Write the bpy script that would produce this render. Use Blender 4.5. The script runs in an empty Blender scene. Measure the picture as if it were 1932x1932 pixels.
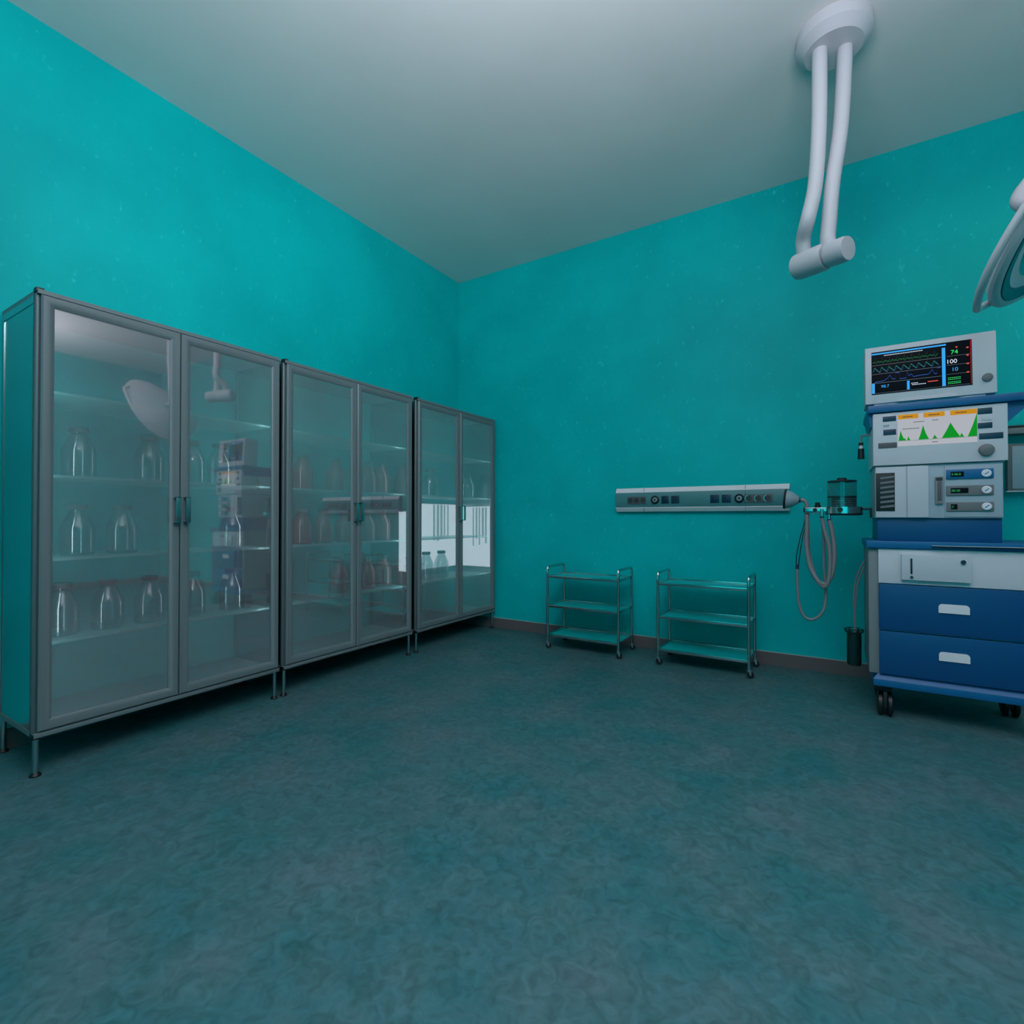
import bpy, bmesh, math, random
from mathutils import Vector, Matrix
random.seed(7)
C = bpy.context.scene.collection
PI = math.pi
XL, XR, YB, YR, ZC = -3.34, 4.1, 4.28, -3.2, 3.58      # left wall, right wall, back wall, rear wall, ceiling

# ------------------------------------------------------------------ materials
def newmat(name):
    m = bpy.data.materials.new(name); m.use_nodes = True
    return m, m.node_tree.nodes, m.node_tree.links
def hexc(r, g, b):
    f = lambda c: (c/255/12.92) if c/255 <= .04045 else ((c/255+.055)/1.055)**2.4
    return (f(r), f(g), f(b), 1)
def pbr(name, col, rough=.5, metal=0, spec=.5, emit=None, es=0, alpha=None, coat=0):
    m, n, l = newmat(name); b = n['Principled BSDF']
    b.inputs['Base Color'].default_value = col
    b.inputs['Roughness'].default_value = rough
    b.inputs['Metallic'].default_value = metal
    b.inputs['Specular IOR Level'].default_value = spec
    b.inputs['Coat Weight'].default_value = coat
    if emit: b.inputs['Emission Color'].default_value = emit; b.inputs['Emission Strength'].default_value = es
    return m
def add_noise(m, scale, c1, c2, lo=.35, hi=.65, detail=6, bump=0, bscale=None, rough=None):
    n, l = m.node_tree.nodes, m.node_tree.links; b = n['Principled BSDF']
    tc = n.new('ShaderNodeTexCoord'); t = n.new('ShaderNodeTexNoise')
    t.inputs['Scale'].default_value = scale; t.inputs['Detail'].default_value = detail
    l.new(tc.outputs['Object'], t.inputs['Vector'])
    r = n.new('ShaderNodeValToRGB'); r.color_ramp.elements[0].position = lo; r.color_ramp.elements[1].position = hi
    r.color_ramp.elements[0].color = c1; r.color_ramp.elements[1].color = c2
    l.new(t.outputs['Fac'], r.inputs['Fac']); l.new(r.outputs['Color'], b.inputs['Base Color'])
    if bump:
        t2 = n.new('ShaderNodeTexNoise'); t2.inputs['Scale'].default_value = bscale or scale*4
        l.new(tc.outputs['Object'], t2.inputs['Vector'])
        bp = n.new('ShaderNodeBump'); bp.inputs['Strength'].default_value = bump; bp.inputs['Distance'].default_value = .01
        l.new(t2.outputs['Fac'], bp.inputs['Height']); l.new(bp.outputs['Normal'], b.inputs['Normal'])
    return r, tc

def wall_mat():
    m = pbr('teal_paint', (0, .3, .3, 1), .5, spec=.12)
    r, tc = add_noise(m, 2.2, (.0003, .460, .465, 1), (.0004, .520, .520, 1), bump=.16, bscale=9)
    n, l = m.node_tree.nodes, m.node_tree.links; b = n['Principled BSDF']
    # pale flecks of the paint finish
    v = n.new('ShaderNodeTexNoise'); v.inputs['Scale'].default_value = 30; v.inputs['Detail'].default_value = 3
    mp = n.new('ShaderNodeMapping'); mp.inputs['Scale'].default_value = (1, 1, .65); mp.inputs['Rotation'].default_value = (.5, .4, 0)
    l.new(tc.outputs['Object'], mp.inputs['Vector']); l.new(mp.outputs['Vector'], v.inputs['Vector'])
    q = n.new('ShaderNodeValToRGB'); q.color_ramp.elements[0].position = .645; q.color_ramp.elements[1].position = .79
    l.new(v.outputs['Fac'], q.inputs['Fac'])
    mx = n.new('ShaderNodeMix'); mx.data_type = 'RGBA'
    mx.inputs['B'].default_value = (.02, .64, .63, 1)
    l.new(q.outputs['Color'], mx.inputs['Factor']); l.new(r.outputs['Color'], mx.inputs['A'])
    l.new(mx.outputs['Result'], b.inputs['Base Color'])
    return m
M = {}
M['wall'] = wall_mat()
M['ceiling'] = pbr('ceiling_paint', (.62, .60, .60, 1), .8, spec=.2)
add_noise(M['ceiling'], 1.5, (.82, .77, .76, 1), (.86, .81, .80, 1))
def floor_mat():
    m = pbr('floor_vinyl', (.1, .2, .2, 1), .5, spec=.3)
    r, tc = add_noise(m, 3.2, (.026, .140, .152, 1), (.080, .150, .168, 1), .33, .68, detail=9, bump=.1, bscale=30)
    n, l = m.node_tree.nodes, m.node_tree.links; b = n['Principled BSDF']
    t = n.new('ShaderNodeTexNoise'); t.inputs['Scale'].default_value = 22; t.inputs['Detail'].default_value = 8; t.inputs['Distortion'].default_value = 1.2
    l.new(tc.outputs['Object'], t.inputs['Vector'])
    q = n.new('ShaderNodeValToRGB'); q.color_ramp.elements[0].position = .3; q.color_ramp.elements[1].position = .7
    q.color_ramp.elements[0].color = (.70, .73, .73, 1); q.color_ramp.elements[1].color = (1.26, 1.22, 1.22, 1)
    l.new(t.outputs['Fac'], q.inputs['Fac'])
    mx = n.new('ShaderNodeMix'); mx.data_type = 'RGBA'; mx.blend_type = 'MULTIPLY'; mx.inputs['Factor'].default_value = 1
    l.new(r.outputs['Color'], mx.inputs['A']); l.new(q.outputs['Color'], mx.inputs['B']); l.new(mx.outputs['Result'], b.inputs['Base Color'])
    return m
M['floor'] = floor_mat()
M['skirting'] = pbr('skirting_vinyl', (.15, .115, .12, 1), .5)
M['skirt_edge'] = pbr('skirting_edge', (.45, .42, .42, 1), .4)
M['frame'] = pbr('cabinet_frame_metal', (.175, .20, .212, 1), .45, metal=.15)
M['side'] = pbr('polished_side_metal', (.42, .50, .51, 1), .22, metal=1)
M['post_metal'] = pbr('cabinet_post', (.13, .17, .18, 1), .5, metal=.6)
M['chrome'] = pbr('chrome', (.50, .53, .53, 1), .16, metal=1)
M['steel_shelf'] = pbr('teal_shelf', (.001, .50, .49, 1), .4)
M['black'] = pbr('black_rubber', (.006, .007, .009, 1), .45)
M['darkmetal'] = pbr('dark_metal', (.05, .055, .06, 1), .35, metal=.6)
M['white'] = pbr('white_enamel', (.66, .63, .68, 1), .4)
M['white2'] = pbr('white_plastic', (.56, .56, .62, 1), .45)
M['panelgrey'] = pbr('panel_bluegrey', (.36, .43, .50, 1), .45)
M['blue'] = pbr('blue_plastic', (.002, .115, .30, 1), .4)
M['bluedk'] = pbr('blue_drawer', (.001, .062, .20, 1), .38)
M['navy'] = pbr('navy_button', (.002, .035, .075, 1), .4)
M['grey'] = pbr('grey_plastic', (.16, .16, .17, 1), .5)
M['grey2'] = pbr('mid_grey', (.22, .22, .235, 1), .5)
M['post'] = pbr('grey_post', (.20, .22, .235, 1), .5)
M['rail_face'] = pbr('rail_face', (.065, .22, .24, 1), .45)
M['rail_edge'] = pbr('rail_edge', (.88, .78, .82, 1), .4)
M['socket'] = pbr('socket_grey', (.095, .085, .10, 1), .5)
M['socket_dk'] = pbr('socket_well', (.03, .035, .042, 1), .5)
M['socket_blue'] = pbr('socket_blue', (.001, .022, .055, 1), .35)
M['hose'] = pbr('hose_grey', (.22, .215, .23, 1), .5)
M['mask'] = pbr('mask_plastic', (.30, .37, .41, 1), .25)
M['lampwhite'] = pbr('lamp_white', (.62, .58, .62, 1), .4)
M['lampring'] = pbr('lamp_ring', (.002, .06, .10, 1), .3)
M['lens'] = pbr('lamp_lens', (.30, .40, .42, 1), .12, metal=.8)
M['tank'] = pbr('dark_tank', (.004, .03, .03, 1), .15)
def emis(name, c, s):
    m, n, l = newmat(name); n.remove(n['Principled BSDF'])
    e = n.new('ShaderNodeEmission'); e.inputs['Color'].default_value = c; e.inputs['Strength'].default_value = s
    l.new(e.outputs['Emission'], n['Material Output'].inputs['Surface']); return m
def glass(name, tint, refl, rough, haze=0, hazec=(.5, .5, .5, 1)):
    m, n, l = newmat(name); n.remove(n['Principled BSDF'])
    t = n.new('ShaderNodeBsdfTransparent'); t.inputs['Color'].default_value = tint
    g = n.new('ShaderNodeBsdfGlossy'); g.inputs['Roughness'].default_value = rough; g.inputs['Color'].default_value = (.9, .9, .9, 1)
    a = n.new('ShaderNodeMixShader'); a.inputs['Fac'].default_value = refl
    out = n['Material Output']
    if haze:
        d = n.new('ShaderNodeBsdfDiffuse'); d.inputs['Color'].default_value = hazec
        tr = n.new('ShaderNodeBsdfTranslucent'); tr.inputs['Color'].default_value = hazec
        k = n.new('ShaderNodeMixShader'); k.inputs['Fac'].default_value = .35
        l.new(d.outputs[0], k.inputs[1]); l.new(tr.outputs[0], k.inputs[2])
        h = n.new('ShaderNodeMixShader'); h.inputs['Fac'].default_value = haze
        l.new(t.outputs[0], h.inputs[1]); l.new(k.outputs[0], h.inputs[2]); l.new(h.outputs[0], a.inputs[1])
    else: l.new(t.outputs[0], a.inputs[1])
    l.new(g.outputs[0], a.inputs[2]); l.new(a.outputs[0], out.inputs['Surface'])
    return m
M['door_glass'] = glass('door_glass', (.96, .98, .98, 1), .27, .03, .165, (.80, .58, .65, 1))  # pinkish haze colour stands in for grey reflections on the panes
M['shelf_glass'] = glass('shelf_glass', (.80, .95, .95, 1), .08, .25, .45, (.45, .8, .8, 1))
M['bottle_clear'] = glass('bottle_clear', (.62, .78, .78, 1), .20, .10)
M['bottle_red'] = glass('bottle_red', (.45, .28, .28, 1), .08, .15, .6, (.42, .10, .10, 1))
M['canister'] = glass('canister_glass', (.74, .86, .86, 1), .06, .1)
M['cap'] = pbr('bottle_cap', (.03, .09, .10, 1), .5)
M['reflection_glow'] = emis('door_reflection_glow', (.78, .90, 1, 1), 1.15)  # glow of the door-glass reflection, added as a bright surface
M['reflection_mark'] = pbr('door_reflection_mark', (.20, .27, .29, 1), .4, emit=(.55, .75, .80, 1), es=.38)  # darker marks within the added reflection, with a weak glow
M['lamp_emit'] = emis('ceiling_lamp_lit', (.93, .97, 1, 1), 3.0)
def scr(n, c, s): return emis(n, c, s)
M['e_cyan'] = scr('screen_cyan', (.05, .42, .95, 1), .9)
M['e_green'] = scr('screen_green', (.03, .38, .12, 1), .9)
M['e_green2'] = scr('screen_bright_green', (.05, .85, .2, 1), 1.0)
M['e_blue'] = scr('screen_blue', (.05, .18, .75, 1), .9)
M['e_white'] = scr('screen_white', (.75, .85, 1, 1), .9)
M['e_line'] = scr('screen_line', (.22, .28, .34, 1), .7)
M['e_red'] = scr('screen_red', (.9, .12, .08, 1), .9)
M['e_dkred'] = scr('screen_dark_red', (.45, .02, .02, 1), .8)
M['e_screen'] = pbr('screen_black', (.003, .005, .010, 1), .5, spec=.08)
M['e_paper'] = scr('display_white', (.55, .58, .64, 1), .75)
M['e_orange'] = scr('display_orange', (.72, .33, .02, 1), .75)
M['e_dot'] = scr('display_ink', (.05, .05, .09, 1), .6)
M['e_peak'] = scr('display_green', (.005, .27, .02, 1), 1.0)

# ------------------------------------------------------------------ mesh helpers
class MB:
    def __init__(s): s.bm = bmesh.new()
    def box(s, a, b, bev=0):
        a, b = Vector(a), Vector(b)
        r = bmesh.ops.create_cube(s.bm, size=1)
        c, d = (a+b)/2, b-a
        for v in r['verts']: v.co = Vector((v.co.x*d.x+c.x, v.co.y*d.y+c.y, v.co.z*d.z+c.z))
        if bev:
            es = list({e for v in r['verts'] for e in v.link_edges})
            bmesh.ops.bevel(s.bm, geom=es, offset=bev, segments=2, affect='EDGES', profile=.6)
        return s
    def cyl(s, a, b, r, r2=None, n=20, cap=True):
        a, b = Vector(a), Vector(b); r2 = r if r2 is None else r2
        d = (b-a); q = d.to_track_quat('Z', 'Y').to_matrix()
        ring = []
        for p, rr in ((a, r), (b, r2)):
            ring.append([s.bm.verts.new(p + q @ Vector((rr*math.cos(2*PI*i/n), rr*math.sin(2*PI*i/n), 0))) for i in range(n)])
        for i in range(n):
            j = (i+1) % n
            f = s.bm.faces.new((ring[0][i], ring[0][j], ring[1][j], ring[1][i])); f.smooth = True
        if cap:
            s.bm.faces.new(ring[0][::-1]); s.bm.faces.new(ring[1])
        return s
    def tube(s, pts, r, n=10, cap=True, ripple=0):
        pts = [Vector(p) for p in pts]; rings = []
        up = Vector((0, 0, 1)); prev = None
        for k, p in enumerate(pts):
            t = (pts[min(k+1, len(pts)-1)] - pts[max(k-1, 0)]).normalized()
            if prev is None:
                x = t.orthogonal().normalized()
            else:
                x = (prev - t*prev.dot(t)).normalized()
            prev = x; y = t.cross(x)
            rr = r*(1+(ripple if k % 2 else 0))
            rings.append([s.bm.verts.new(p + rr*(math.cos(2*PI*i/n)*x + math.sin(2*PI*i/n)*y)) for i in range(n)])
        for a, b in zip(rings, rings[1:]):
            for i in range(n):
                j = (i+1) % n
                f = s.bm.faces.new((a[i], a[j], b[j], b[i])); f.smooth = True
        if cap: s.bm.faces.new(rings[0][::-1]); s.bm.faces.new(rings[-1])
        return s
    def lathe(s, prof, c=(0, 0, 0), n=28, mat=None, shape=None):
        c = Vector(c); rings = []
        for r, z in prof:
            row = []
            for i in range(n):
                th = 2*PI*i/n; k = shape(th) if shape else 1
                v = Vector((r*k*math.cos(th), r*k*math.sin(th), z))
                if mat: v = mat @ v
                row.append(s.bm.verts.new(v + c))
            rings.append(row)
        for a, b in zip(rings, rings[1:]):
            for i in range(n):
                j = (i+1) % n
                f = s.bm.faces.new((a[i], a[j], b[j], b[i])); f.smooth = True
        if prof[0][0] > 0: s.bm.faces.new(rings[0][::-1])
        if prof[-1][0] > 0: s.bm.faces.new(rings[-1])
        return s
    def poly(s, pts, d):          # prism: polygon pts extruded by vector d
        d = Vector(d)
        a = [s.bm.verts.new(Vector(p)) for p in pts]; b = [s.bm.verts.new(Vector(p)+d) for p in pts]
        n = len(a)
        s.bm.faces.new(a[::-1]); s.bm.faces.new(b)
        for i in range(n): s.bm.faces.new((a[i], a[(i+1) % n], b[(i+1) % n], b[i]))
        return s
    def build(s, name, mat, parent=None, label=None, sharp=True):
        bmesh.ops.remove_doubles(s.bm, verts=s.bm.verts, dist=1e-6)
        bmesh.ops.recalc_face_normals(s.bm, faces=s.bm.faces)
        me = bpy.data.meshes.new(name); s.bm.to_mesh(me); s.bm.free()
        me.materials.append(M[mat]); o = bpy.data.objects.new(name, me); C.objects.link(o)
        if sharp:
            try: me.set_sharp_from_angle(angle=math.radians(35))
            except Exception: pass
        if parent: o.parent = parent
        if label: o['label'] = label
        return o
def tag(o, label=None, cat=None, group=None, kind=None):
    if label: o['label'] = label
    if cat: o['category'] = cat
    if group: o['group'] = group
    if kind: o['kind'] = kind
    return o
def empty(name, loc, label=None, cat=None, group=None, rz=0):
    o = bpy.data.objects.new(name, None); C.objects.link(o); o.location = loc; o.rotation_euler.z = rz
    o.empty_display_size = .1
    return tag(o, label, cat, group)
def copy_tree(o, parent=None):
    c = o.copy(); C.objects.link(c)
    if parent: c.parent = parent
    for ch in KIDS.get(o.name, []): copy_tree(ch, c)
    return c
KIDS = {}
def index_kids():
    KIDS.clear()
    for o in bpy.data.objects:
        if o.parent: KIDS.setdefault(o.parent.name, []).append(o)
def text_mesh(name, s, loc, size, mat, parent, ext=.0006, sx=1):
    cu = bpy.data.curves.new(name+'_c', 'FONT'); cu.body = s; cu.size = size; cu.extrude = ext; cu.align_x = 'LEFT'
    t = bpy.data.objects.new(name+'_t', cu); C.objects.link(t)
    bpy.context.view_layer.update()
    me = bpy.data.meshes.new_from_object(t.evaluated_get(bpy.context.evaluated_depsgraph_get()))
    bpy.data.objects.remove(t); bpy.data.curves.remove(cu)
    me.name = name
    me.transform(Matrix.Translation(loc) @ Matrix.Rotation(PI/2, 4, 'X') @ Matrix.Diagonal((sx, 1, 1, 1)))
    me.materials.clear(); me.materials.append(M[mat])
    o = bpy.data.objects.new(name, me); C.objects.link(o); o.parent = parent
    return o

# ------------------------------------------------------------------ the room
def struct(name, mb, mat):
    o = mb.build(name, mat); o['kind'] = 'structure'; return o
T = .12
struct('floor', MB().box((XL-T, YR-T, -.1), (XR+T, YB+T, 0)), 'floor')
struct('ceiling', MB().box((XL-T, YR-T, ZC), (XR+T, YB+T, ZC+.1)), 'ceiling')
struct('wall_left', MB().box((XL-T, YR-T, 0), (XL, YB+T, ZC)), 'wall')
struct('wall_back', MB().box((XL, YB, 0), (XR, YB+T, ZC)), 'wall')
struct('wall_right', MB().box((XR, YR-T, 0), (XR+T, YB+T, ZC)), 'wall')
struct('wall_rear', MB().box((XL, YR-T, 0), (XR, YR, ZC)), 'wall')
b = struct('baseboard_back', MB().box((XL, YB-.012, 0), (XR, YB, .094)), 'skirting')
MB().box((XL, YB-.013, .094), (XR, YB, .0985)).build('edge_strip', 'skirt_edge', b)
struct('baseboard_left', MB().box((XL, YR, 0), (XL+.010, YB-.012, .094)), 'skirting')
struct('baseboard_right', MB().box((XR-.012, YR, 0), (XR, YB-.012, .094)), 'skirting')

# ------------------------------------------------------------------ glazed cabinets
CW, CD, ZB, ZT = 1.13, .475, .165, 2.073      # width, depth, underside, top
def cabinet(y0, label):
    r = empty('medicine_cabinet', (-2.85, y0, 0), label, 'cabinet', 'glazed steel cabinets along the left wall')
    xf, xb = -.022, -CD                        # body front, back (door leaves lie in front of it)
    m = MB()
    m.box((xb, 0, ZB), (xf, CW, ZB+.022)).box((xf, .0, ZB), (-.002, CW, ZB+.020), .004).build('bottom_board', 'frame', r)
    MB().box((xb, 0, ZT-.018), (-.004, CW, ZT)).build('top_board', 'frame', r)
    for ys, nm in ((.0, 'side_panel'), (CW-.012, 'side_panel')):
        MB().box((xb+.028, ys+.003, ZB+.022), (xf-.024, ys+.009, ZT-.018)).box((xb+.0, ys, ZB+.022), (xb+.028, ys+.012, ZT-.018)).box(
            (xb+.028, ys, ZT-.05), (xf-.024, ys+.012, ZT-.018)).build(nm, 'side', r)
    for ys in (0, CW-.014):
        MB().cyl((xf-.010, ys+.007, ZB+.02), (xf-.010, ys+.007, ZT-.018), .013, n=14).build('corner_post', 'post_metal', r)
    # shelves
    for z in (.548, .918, 1.290, 1.663):
        MB().box((xb+.012, .014, z-.012), (-.085, CW-.014, z), .002).build('shelf', 'shelf_glass', r)
    MB().box((xb+.01, .014, ZB+.022), (-.03, CW-.014, ZB+.028)).build('bottom_tray', 'shelf_glass', r)
    # door leaves
    mid = .566
    for (a, bb, hy) in ((.013, mid-.002, mid-.034), (mid+.002, CW-.006, mid+.012)):
        z0, z1, w = ZB+.024, ZT-.020, .046
        m = MB()
        def bar(p, q): m.box(p, q, .007)
        # mitred frame with rounded face
        rings = []
        prof = [(0, -.020), (0, -.006), (.006, 0), (.022, .001), (w-.012, -.004), (w, -.012), (w, -.020)]
        for off, x in prof:
            rings.append([m.bm.verts.new((x, yy, zz)) for yy, zz in ((a+off, z0+off), (bb-off, z0+off), (bb-off, z1-off), (a+off, z1-off))])
        rings.append(rings[0])
        for A, B in zip(rings, rings[1:]):
            for i in range(4):
                j = (i+1) % 4
                if A is not B: m.bm.faces.new((A[i], A[j], B[j], B[i]))
        d = m.build('door', 'frame', r)
        MB().box((-.0165, a+w-.004, z0+w-.004), (-.0135, bb-w+.004, z1-w+.004)).build('pane', 'door_glass', d)
        h = MB().box((.001, hy, 1.073), (.034, hy+.022, 1.079)).box((.001, hy, 1.199), (.034, hy+.022, 1.205)).box((.028, hy, 1.073), (.034, hy+.022, 1.205), .001)
        h.build('handle', 'side', d)
    # legs with feet, black joints
    for x in (xf-.008, xb+.02):
        for y in (.014, CW-.016):
            lg = MB().cyl((x, y, .016), (x, y, ZB), .0115, n=14).build('leg', 'side', r)
            MB().lathe([(.021, 0), (.021, .005), (.012, .017), (.005, .022)], (x, y, 0), 16).build('foot', 'black', lg)
    for z in (ZB-.006, ZT-.012):
        MB().box((xf-.022, -.004, z), (-.006, .024, z+.020), .003).build('corner_cap', 'black', r)
        MB().box((xf-.022, CW-.014, z), (-.012, CW+.002, z+.014), .003).build('corner_cap', 'black', r)
    return r
cab = cabinet(.768, 'glazed steel cabinet nearest the viewer, two glass doors, side panel showing')
index_kids()
cab2 = copy_tree(cab); cab2.location.y = 1.930; cab2['label'] = 'middle one of the three glazed steel cabinets, holding reddish bottles behind its doors'
cab3 = copy_tree(cab); cab3.location.y = 3.118; cab3['label'] = 'glazed steel cabinet standing in the room corner beside the trolleys, white door-glass reflection built inside'

# added glowing panels standing in for a door-glass reflection, inside the far cabinet (and a narrow one in the middle cabinet)
def viewer(name, label, box, dark_marks, axis):
    a, bb = box
    r = empty(name, ((a[0]+bb[0])/2, (a[1]+bb[1])/2, a[2]), label, 'reflection panel', 'added reflection panels in the cabinets')
    L = r.location
    p = lambda v: Vector(v) - L
    MB().box(p(a), p(bb)).build('housing', 'white', r)
    e = .002
    if axis == 'x': MB().box(p((bb[0], a[1]+.006, a[2]+.006)), p((bb[0]+e, bb[1]-.006, bb[2]-.006))).build('reflection_face', 'reflection_glow', r)
    else: MB().box(p((a[0]+.006, a[1]-e, a[2]+.006)), p((bb[0]-.006, a[1], bb[2]-.006))).build('reflection_face', 'reflection_glow', r)
    for (u0, u1, zt, zb) in dark_marks:
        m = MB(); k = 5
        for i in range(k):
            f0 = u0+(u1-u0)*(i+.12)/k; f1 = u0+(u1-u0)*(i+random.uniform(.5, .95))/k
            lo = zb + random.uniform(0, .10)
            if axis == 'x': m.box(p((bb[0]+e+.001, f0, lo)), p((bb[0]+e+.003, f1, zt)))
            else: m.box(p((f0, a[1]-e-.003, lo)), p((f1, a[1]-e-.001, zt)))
        m.build('reflection_mark', 'reflection_mark', r)
    return r
viewer('door_reflection', 'large added white panel standing in for a door-glass reflection, at the back of the corner cabinet', ((-3.322, 3.40, .60), (-3.310, 4.226, 1.235)), [(3.83, 4.10, 1.225, .86)], 'x')
viewer('door_reflection', 'added white panel standing in for a door-glass reflection, on the end wall inside the corner cabinet', ((-3.305, 4.2315, .60), (-2.90, 4.2365, 1.215)), [(-3.12, -2.93, 1.20, .80)], 'y')
viewer('door_reflection', 'narrow added white panel standing in for a door-glass reflection, on the far end inside the middle cabinet', ((-2.99, 3.0440, .66), (-2.905, 3.0480, 1.15)), [], 'y')

# bottles
def bottle(kind, loc, label, s=1):
    r = empty('glass_bottle', loc, label, 'bottle')
    prof = [(.060, 0), (.066, .006), (.067, .02), (.067, .128), (.062, .146), (.036, .205), (.031, .212), (.031, .222)]
    MB().lathe(prof, n=26).build('body', kind, r)
    MB().lathe([(.0, .218), (.038, .218), (.039, .222), (.039, .238), (.036, .243), (.0, .243)], n=24).build('cap', 'cap', r)
    return r
proto = {}
SH = {'T': 1.2905, 'M': .9185, 'B': .5485}
def yfor(px, x=-3.08):
    return round(x/math.tan(math.radians(-32)-math.atan((966-px)/966)), 3)
bt = [  # cabinet, shelf, positions along the shelf, kind, label for each
 ('T', [(.985, 'the bottle at the left end of the upper bottle shelf in the nearest cabinet'),
        (1.285, 'the bottle just left of the middle door stile, upper bottle shelf, nearest cabinet'),
        (1.500, 'the bottle half hidden by the right door stile, upper bottle shelf, nearest cabinet'),
        (1.655, 'the bottle behind the right door, upper bottle shelf, nearest cabinet')], 'bottle_clear'),
 ('M', [(.982, 'dark bottle at the left end of the handle-height shelf in the nearest cabinet'),
        (1.165, 'bottle with bright streaks, handle-height shelf behind the left door, nearest cabinet'),
        (1.732, 'bottle alone behind the right door at handle height, nearest cabinet')], 'bottle_clear'),
 ('B', [(.925, 'dark bottle cut by the left frame on the lowest bottle shelf, nearest cabinet'),
        (1.106, 'dark bottle in the middle of the left door, lowest bottle shelf, nearest cabinet'),
        (1.292, 'bottle beside the middle stile, left door, lowest bottle shelf, nearest cabinet'),
        (1.505, 'bottle just right of the middle stile on the lowest bottle shelf, nearest cabinet'),
        (1.732, 'bottle standing alone at the right, lowest bottle shelf, nearest cabinet')], 'bottle_clear'),
 ('T', [(2.215, 'bottle at the left end of the upper bottle shelf, middle cabinet'),
        (2.495, 'brownish bottle near the middle of the left door, upper bottle shelf, middle cabinet'),
        (2.795, 'bottle just behind the middle stile on the upper bottle shelf, middle cabinet'),
        (2.930, 'brownish bottle behind the right door, upper bottle shelf, middle cabinet')], 'bottle_red'),
 ('M', [(2.210, 'reddish bottle leftmost at handle height in the middle cabinet'),
        (2.388, 'reddish bottle second from the left at handle height in the middle cabinet'),
        (2.575, 'reddish bottle left of the door handles at handle height, middle cabinet'),
        (2.785, 'reddish bottle right of the door handles at handle height, middle cabinet'),
        (2.950, 'bottle rightmost at handle height in the middle cabinet')], 'bottle_red'),
 ('B', [(2.523, 'dark reddish bottle alone behind the left door, lowest bottle shelf, middle cabinet'),
        (2.790, 'reddish bottle at the middle stile, lowest bottle shelf, middle cabinet'),
        (2.958, 'bottle behind the right door, lowest bottle shelf, middle cabinet')], 'bottle_red'),
 ('T', [(3.530, 'bottle behind the left door on the upper bottle shelf of the corner cabinet'),
        (4.095, 'faint bottle at the far end of the upper bottle shelf, corner cabinet')], 'bottle_clear'),
 ('B', [(3.480, 'bottle at the left on the lowest bottle shelf of the corner cabinet'),
        (3.690, 'bottle below the added reflection panel, right of another, lowest shelf, corner cabinet')], 'bottle_clear'),
]
clear2 = 0
for sh, lst, kind in bt:
    for y, lab in lst:
        if kind not in proto:
            o = proto[kind] = bottle(kind, (-3.08, y, SH[sh]), lab); index_kids()
        else:
            o = copy_tree(proto[kind]); o.location = (-3.08, y, SH[sh])
        o.rotation_euler.z = random.uniform(0, 6)
        lb = lab.replace('the bottle', 'clear capped bottle') if lab.startswith('the bottle') else lab
        o['label'] = lb; o['group'] = 'capped bottles in the cabinets'

# ------------------------------------------------------------------ steel trolleys
def trolley(loc, label):
    r = empty('steel_trolley', loc, label, 'trolley', 'three-shelf steel trolleys')
    W, Dp, Ht = .622, .315, .685
    for x in (0, W):
        for y in (0, Dp):
            MB().cyl((x, y, .066), (x, y, .62), .0105, n=14).build('leg', 'chrome', r)
        k = .022
        pts = [(x, 0, .62), (x, 0, Ht-k), (x, k*.3, Ht-k*.3), (x, k, Ht), (x, Dp-k, Ht), (x, Dp-k*.3, Ht-k*.3), (x, Dp, Ht-k), (x, Dp, .62)]
        MB().tube(pts, .0105, 12).build('handle', 'chrome', r)
    for z in (.60, .352, .108):
        s = MB().box((.006, .006, z), (W-.006, Dp-.006, z+.003)).build('shelf', 'steel_shelf', r)
        m = MB()
        m.box((.004, -.004, z-.008), (W-.004, .004, z+.014), .002).box((.004, Dp-.004, z-.008), (W-.004, Dp+.004, z+.014), .002)
        m.box((-.004, .004, z-.008), (.004, Dp-.004, z+.014), .002).box((W-.004, .004, z-.008), (W+.004, Dp-.004, z+.014), .002)
        m.build('shelf_rim', 'chrome', s)
    for x, y, a in ((0, 0, .5), (W, 0, .3), (0, Dp, .9), (W, Dp, .2)):
        d = Vector((math.cos(a), math.sin(a), 0)); n = Vector((-d.y, d.x, 0))
        c = Vector((x, y, .024))+d*.008
        f = MB().cyl((x, y, .052), (x, y, .070), .012, n=12)
        for s in (-1, 1):
            o = c+n*s*.0125
            f.poly([o+Vector((0, 0, -.004))-d*.004, o+Vector((0, 0, -.004))+d*.004, o+Vector((0, 0, .030))+d*.006, o+Vector((0, 0, .030))-d*.018], n*s*.002)
        f.box((x-.012, y-.012, .048), (x+.012, y+.012, .056), .002)
        fk = f.build('caster', 'chrome', r)
        MB().cyl(c-n*.009, c+n*.009, .0225, n=24).build('wheel', 'black', fk)
    return r
tr = trolley((-2.038, 3.828, 0), 'three-shelf steel trolley next to the corner cabinet, left of the other trolley')
index_kids()
t2 = copy_tree(tr); t2.location = (-1.109, 3.838, 0)
t2['label'] = 'three-shelf steel trolley under the wall supply rail, right of the other trolley'

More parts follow.
